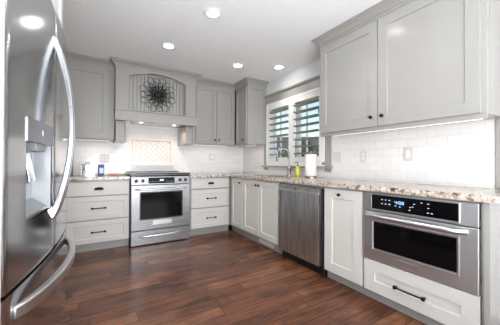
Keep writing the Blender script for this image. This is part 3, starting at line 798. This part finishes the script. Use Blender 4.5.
# ------------------------------------------------------------------ refrigerator
t = thing('refrigerator', 'large stainless french door refrigerator with ice dispenser', 'refrigerator', (-2.654, -3.233, 0), pi/2 - radians(4.6))
FW, BUL = .950, .028
def fy(x): return -BUL * (1 - (2*x/FW - 1)**2)
box('body', (.008, .052, .03), (FW - .008, .60, 1.755), 'steel_side', t, .004)
def curved(x0, x1, z0, z1, name, parent, thick=.045, hole=None, m='steel_fridge', r=.009):
    bm = bmesh.new(); xs = [x0 + (x1 - x0)*i/16 for i in range(17)]
    zs = [z0, z1]
    if hole: xs = sorted(set([x for x in xs if min(abs(x - hole[0]), abs(x - hole[1])) > .008] + [hole[0], hole[1]])); zs = [z0, hole[2], hole[3], z1]
    # rounded vertical edges
    front = [(x0, fy(x0) + r), (x0 + r*.3, fy(x0) + r*.3)] + [(max(x0 + r, min(x1 - r, x)), fy(max(x0 + r, min(x1 - r, x)))) for x in xs] + [(x1 - r*.3, fy(x1) + r*.3), (x1, fy(x1) + r)]
    g_ = [[bm.verts.new((a, c_, z)) for a, c_ in front] for z in zs]
    bk = [[bm.verts.new((a, thick, z)) for a in (x0, x1)] for z in zs]
    for j in range(len(zs) - 1):
        for i in range(len(front) - 1):
            if hole and j == 1 and front[i][0] >= hole[0] - 1e-6 and front[i+1][0] <= hole[1] + 1e-6: continue
            bm.faces.new((g_[j][i], g_[j][i+1], g_[j+1][i+1], g_[j+1][i]))
        bm.faces.new((g_[j][0], g_[j+1][0], bk[j+1][0], bk[j][0])); bm.faces.new((g_[j][-1], bk[j][1], bk[j+1][1], g_[j+1][-1]))
        bm.faces.new((bk[j][0], bk[j+1][0], bk[j+1][1], bk[j][1]))
    bm.faces.new(g_[0] + [bk[0][1], bk[0][0]]); bm.faces.new(g_[-1] + [bk[-1][1], bk[-1][0]])
    mb = MB(); mb.bm.free(); mb.bm = bm
    o = mb.build(name, m, parent)
    for p_ in o.data.polygons: p_.use_smooth = True
    o.data.set_sharp_from_angle(angle=radians(50))
    return o
HOLE = (.140, .425, .885, 1.235)
dl = curved(0, .472, .70, 1.77, 'door', t, hole=HOLE); dl['label'] = 'stainless door with the water and ice dispenser'
d2 = curved(.478, FW, .70, 1.77, 'door', t)
fz = curved(0, FW, .09, .688, 'freezer_drawer', t)
box('base_grille', (.02, .03, .0), (FW - .02, .05, .088), 'black', t)
for x in (.03, FW - .09): box('hinge_cover', (x, .015, 1.771), (x + .06, .12, 1.79), 'grey_plastic', t, .003)
# dispenser
mb = MB(); hx0, hx1, hz0, hz1 = HOLE; yb = .038
cav = MB().box((hx0, yb, hz0), (hx1, yb + .004, 1.16)).box((hx0 - .001, fy(hx0) + .003, hz0), (hx0 + .003, yb, 1.16)).box((hx1 - .003, fy(hx1) + .003, hz0), (hx1 + .001, yb, 1.16))
cav.prism([(fy(hx0) - .0, hz0 + .0), (yb, hz0), (yb, hz0 + .05), (fy(hx0) - .0, hz0 + .012)], hx1 - .003, 'x', hx0 + .003)
o = cav.build('dispenser_niche', 'steel_niche', dl)
pan = MB(); N = 8
pts = [(hx0 + (hx1 - hx0)*i/N, fy(hx0 + (hx1 - hx0)*i/N) - .004) for i in range(N + 1)]
pan.prism(pts + [(hx1, yb), (hx0, yb)], 1.236, 'z', 1.155)
o = pan.build('dispenser_control_panel', 'steel_niche', dl)
MB().lathe([(.011, 0), (.011, -.002)], ((hx0+hx1)/2, fy(.25) - .004, 1.195), 'y', 16).build('dispenser_button', 'white_plastic', dl, smooth=True)
MB().box((.24, fy(.25) + .004, 1.125), (.36, yb - .004, 1.155)).build('dispenser_nozzle', 'grey_plastic', dl, .003)
mb = MB().prism([(.032, 1.13), (.026, 1.13), (.006, 1.02), (.006, 1.01), (.012, 1.01)], .335, 'x', .262); mb.build('dispenser_paddle', 'chrome', dl, .002)
MB().prism([(.036, 1.13), (.033, 1.13), (.03, 1.0), (.036, 1.0)], .355, 'x', .242).build('paddle_back', 'black', dl)
# handles: bowed tubes beside the seam, and the freezer handle
def fr_handle(parent, x, z0, z1):
    """bowed flat band standing off the door"""
    o_, i_ = [], []; n = 28
    for i in range(n + 1):
        u_ = i / n; b_ = sin(pi * u_) ** .75; z = z0 + (z1 - z0) * u_
        o_.append((fy(x) - .004 - .072 * b_, z)); i_.append((fy(x) + .010 - .066 * sin(pi * max(0, min(1, (u_ - .03) / .94))) ** .8, z0 + .012 + (z1 - z0 - .024) * u_))
    return MB().prism(o_ + i_[::-1], x + .013, 'x', x - .013).build('handle', 'steel_handle', parent, .005, smooth=True, seg=3)
fr_handle(dl, .457, .830, 1.65); fr_handle(d2, .505, .830, 1.65)
o_, i_ = [], []; n = 36
for i in range(n + 1):
    u_ = i / n; x = .055 + (FW - .10) * u_; b_ = sin(pi * u_) ** .55
    o_.append((x, fy(x) - .004 - .066 * b_)); xi = .075 + (FW - .14) * u_
    i_.append((xi, fy(xi) + .008 - .050 * sin(pi * u_) ** .62))
MB().prism(o_ + i_[::-1], .642, 'z', .602).build('handle', 'steel_bright', fz, .006, smooth=True, seg=3)

# ------------------------------------------------------------------ sink things
t = thing('gooseneck_faucet', 'tall curved chrome faucet behind the sink', 'faucet', (-.085, -1.44, GZ1 + .0005))
MB().lathe([(.028, 0), (.028, .006), (.022, .012), (.020, .09), (.015, .11)], (0, 0, 0), 'z', 24).build('base', 'brushed_nickel', t, smooth=True)
dv = Vector((-.86, .5, 0)).normalized(); pts = [(0, 0, .10), (0, 0, .2), (0, 0, .30)]
for i in range(1, 15):
    a = pi * i / 14; p = dv * (.085 * (1 - cos(a))); pts.append((p.x, p.y, .30 + .085 * sin(a)))
p = dv * .17; pts += [(p.x, p.y, .27)]
MB().tube(pts, .011, 12).build('spout', 'brushed_nickel', t, smooth=True)
MB().lathe([(.012, .21), (.016, .22), (.016, .268), (.012, .275)], (p.x, p.y, 0), 'z', 20).build('spray_head', 'brushed_nickel', t, smooth=True)
MB().tube([(0, -.018, .07), (.0, -.05, .085), (.0, -.095, .14)], [.012, .008, .006], 10).build('lever', 'brushed_nickel', t, smooth=True)

t = thing('soap_bottle', 'yellow liquid soap bottle with black pump beside the faucet', 'bottle', (-.12, -1.66, GZ1 + .0005))
MB().lathe([(.028, 0), (.032, .004), (.032, .115), (.022, .135), (.014, .142)], (0, 0, 0), 'z', 24).build('bottle_body', 'soap_yellow', t, smooth=True)
MB().lathe([(.0325, .03), (.0325, .095)], (0, 0, 0), 'z', 24).build('bottle_label', 'soap_label', t, smooth=True)
MB().lathe([(.013, .142), (.013, .158), (.004, .160), (.004, .185), (.009, .186), (.009, .194)], (0, 0, 0), 'z', 16).tube([(0, 0, .19), (-.02, .015, .192), (-.034, .026, .186)], .004, 8).build('pump', 'black', t, smooth=True)

t = thing('paper_towel_roll', 'white paper towel roll standing by the window', 'paper towel', (-.125, -1.90, GZ1 + .0005))
MB().lathe([(.078, 0), (.078, .010), (.06, .016)], (0, 0, 0), 'z', 32).build('holder_base', 'brushed_nickel', t, smooth=True)
MB().lathe([(.020, .018), (.072, .018), (.073, .02), (.073, .288), (.072, .29), (.020, .29)], (0, 0, 0), 'z', 40).build('roll', 'paper', t, smooth=True)
MB().lathe([(.006, .016), (.006, .31), (.012, .315), (.012, .325), (.004, .33)], (0, 0, 0), 'z', 16).build('holder_rod', 'brushed_nickel', t, smooth=True)

# ------------------------------------------------------------------ things on the left counter
t = thing('glass_caddy', 'clear lidded countertop caddy holding white pads', 'container', (-2.50, -.16, GZ1 + .0005))
gz = 'clear_glass'
mb = MB().box((-.075, -.045, 0), (.075, .045, .006)).box((-.075, -.045, .006), (-.072, .045, .14)).box((.072, -.045, .006), (.075, .045, .14)).box((-.072, -.045, .006), (.072, -.042, .14)).box((-.072, .042, .006), (.072, .045, .14)).box((-.002, -.042, .006), (.002, .042, .14))
mb.build('jar', gz, t)
mb = MB()
for a_ in (-.075, -.002, .071):
    for b_ in (-.0465, .0425): mb.box((a_, b_, .004), (a_ + .005, b_ + .004, .141))
mb.box((-.078, -.048, -.0003), (.078, .048, .004)).build('jar_frame', 'chrome', t)
MB().box((-.078, -.048, .141), (.078, .048, .147)).build('lid', 'grey_plastic', t, .002)
MB().tube([(-.03, 0, .147), (-.025, 0, .17), (0, 0, .178), (.025, 0, .17), (.03, 0, .147)], .004, 8).build('lid_handle', 'chrome', t, smooth=True)
MB().lathe([(.028, .008), (.03, .012), (.03, .06), (.026, .066)], (-.037, 0, 0), 'z', 20).lathe([(.028, .008), (.03, .012), (.03, .07), (.026, .078)], (.037, 0, 0), 'z', 20).build('pads', 'cotton', t, smooth=True)
MB().tube([(-.05, .0, .075), (-.02, .01, .13)], .01, 8).tube([(.02, 0, .085), (.055, .01, .128)], .011, 8).build('brush', 'plate_dark', t, smooth=True)
t = thing('blue_package', 'small blue and white package standing on the counter', 'package', (-2.345, -.155, GZ1 + .0005), radians(8))
box('package_body', (-.035, -.022, 0), (.035, .022, .15), 'blue', t, .004)
MB().box((-.024, -.0235, .03), (.024, -.0222, .105)).build('package_label', 'white_plastic', t)
t = thing('pink_sponge', 'flat pink item lying beside the range', 'sponge', (-2.20, -.17, GZ1 + .0005), radians(-12))
box('pad', (-.055, -.03, 0), (.055, .03, .022), 'pink', t, .006)
t = thing('spoon_rest', 'small white dish next to the range', 'dish', (-2.09, -.16, GZ1 + .0005))
MB().lathe([(.03, 0), (.05, .014), (.052, .018), (.046, .017), (.028, .006)], (0, 0, 0), 'z', 28).build('dish_bowl', 'white_plastic', t, smooth=True)
t = thing('cutting_board', 'dark cutting board leaning at the wall beside the refrigerator', 'cutting board', (-2.765, -.085, GZ1 + .0005))
mb = MB().box((-.10, -.009, 0), (.10, .009, .29)); bmesh.ops.rotate(mb.bm, verts=mb.bm.verts[:], cent=(0, 0, 0), matrix=Matrix.Rotation(radians(-9), 3, 'X'))
mb.build('board_slab', 'board', t, .004)

# ------------------------------------------------------------------ outlets and switches
def outlet(loc, rz, w, h, kind, label, cat='outlet'):
    t = thing('wall_outlet' if kind != 'switch' else 'light_switch', label, cat, loc, rz)
    box('cover_plate', (-w/2, -.006, -h/2), (w/2, 0, h/2), 'plate', t, .002)
    for i in range(2 if kind == 'double' else 1):
        x = 0 if kind != 'double' else (-.028 + .056*i)
        if kind == 'blank': continue
        if kind == 'switch':
            box('rocker', (x - .016, -.009, -.033), (x + .016, -.0062, .033), 'trim_white', t, .002); continue
        for z in (-.02, .02):
            s_ = MB().lathe([(.0155, 0), (.0155, -.002)], (x, -.0061, z), 'y', 20).build('socket', 'trim_white', t, smooth=True)
            MB().box((x - .007, -.0088, z - .004), (x - .005, -.0081, z + .005)).box((x + .005, -.0088, z - .004), (x + .007, -.0081, z + .005)).build('slot', 'plate_dark', s_)
    return t
outlet((-2.30, -T - .0005, 1.152), 0, .118, .118, 'double', 'double wall outlet above the blue package')
outlet((-.64, -T - .0005, 1.20), 0, .118, .125, 'switch', 'light switch on the back wall beneath the two-door upper cabinet', 'switch')
outlet((-T - .0005, -2.21, 1.165), RB, .118, .118, 'blank', 'blank wall plate nearest the window')
outlet((-T - .0005, -2.55, 1.165), RB, .082, .125, 'outlet', 'outlet on the tiles above the narrow cabinet')
outlet((-T - .0005, -3.0, 1.175), RB, .082, .125, 'switch', 'light switch on the tiles above the built-in oven', 'switch')

# ------------------------------------------------------------------ lamps
def downlight(x, y, label):
    t = thing('recessed_light', label, 'ceiling light', (x, y, H), 0, 'recessed ceiling lights')
    MB().lathe([(.052, 0), (.082, 0), (.084, -.003), (.080, -.007), (.056, -.006), (.052, -.002)], (0, 0, 0), 'z', 40).build('trim_ring', 'trim_white', t, smooth=True)
    MB().lathe([(.051, -.0015), (.051, -.004)], (0, 0, 0), 'z', 32).build('lens', 'lamp_glow', t)
    d = bpy.data.lights.new('downlight', 'SPOT'); d.energy = DL_POWER * 4; d.spot_size = radians(115); d.spot_blend = 1; d.shadow_soft_size = .05; d.color = (1, .97, .93)
    o = bpy.data.objects.new('downlight', d); COL.objects.link(o); o.parent = t; o.location = (0, 0, -.03)
for x, y, l in ((-1.535, -2.10, 'recessed ceiling light nearest the camera, above the floor middle'), (-1.71, -1.24, 'recessed ceiling light in front of the range hood'),
             (-.76, -1.155, 'recessed ceiling light before the two-door upper cabinet'), (-.25, -1.414, 'recessed ceiling light close to the window wall'),
             (-2.86, -1.15, 'recessed ceiling light above the refrigerator corner'), (-.88, -2.80, 'recessed ceiling light over the floor by the built-in oven'),
             (-1.94, -2.75, 'recessed ceiling light over the middle of the room near the refrigerator'), (-1.2, -5.0, 'added unseen recessed light behind the camera'), (-2.5, -5.9, 'added unseen recessed light at the far rear of the room')):  # last two are out of view, added to light the room
    downlight(x, y, l)
def strip(x0, x1, y, z, rz, loc, label, power):
    t = thing('under_cabinet_light', label, 'light', loc, rz)
    box('lamp_housing', (x0, y - .015, z), (x1, y + .015, z + .010), 'trim_white', t)
    box('diffuser', (x0 + .005, y - .011, z - .003), (x1 - .005, y + .011, z - .0003), 'strip_glow', t)
    d = bpy.data.lights.new('strip_light', 'AREA'); d.shape = 'RECTANGLE'; d.size = x1 - x0; d.size_y = .03; d.energy = power; d.color = (1, .95, .90)
    o = bpy.data.objects.new('strip_light', d); COL.objects.link(o); o.parent = t; o.location = ((x0 + x1)/2, y, z - .006)
strip(.05, 1.30, -.20, 1.390, RB, (-.001, -2.272, 0), 'warm light bar under the large upper cabinet by the oven', .6 * UC_POWER)
strip(.05, .68, -.20, 1.387, 0, (-1.118, -.001, 0), 'warm light bar under the upper cabinet right of the hood', UC_POWER)
strip(.70, 1.22, -.20, 1.387, 0, (-3.47, -.001, 0), 'warm light bar under the upper cabinet by the refrigerator', UC_POWER)
strip(.40, .70, -.18, 1.387, RB, (-.001, -.002, 0), 'short light bar under the corner upper cabinet', .5 * UC_POWER)
for x in LX:
    d = bpy.data.lights.new('hood_light', 'SPOT'); d.energy = 7.5; d.spot_size = radians(150); d.spot_blend = .7; d.shadow_soft_size = .03; d.color = (1, .82, .70)
    o = bpy.data.objects.new('hood_light', d); COL.objects.link(o); o.location = (x, -.36, 1.64)
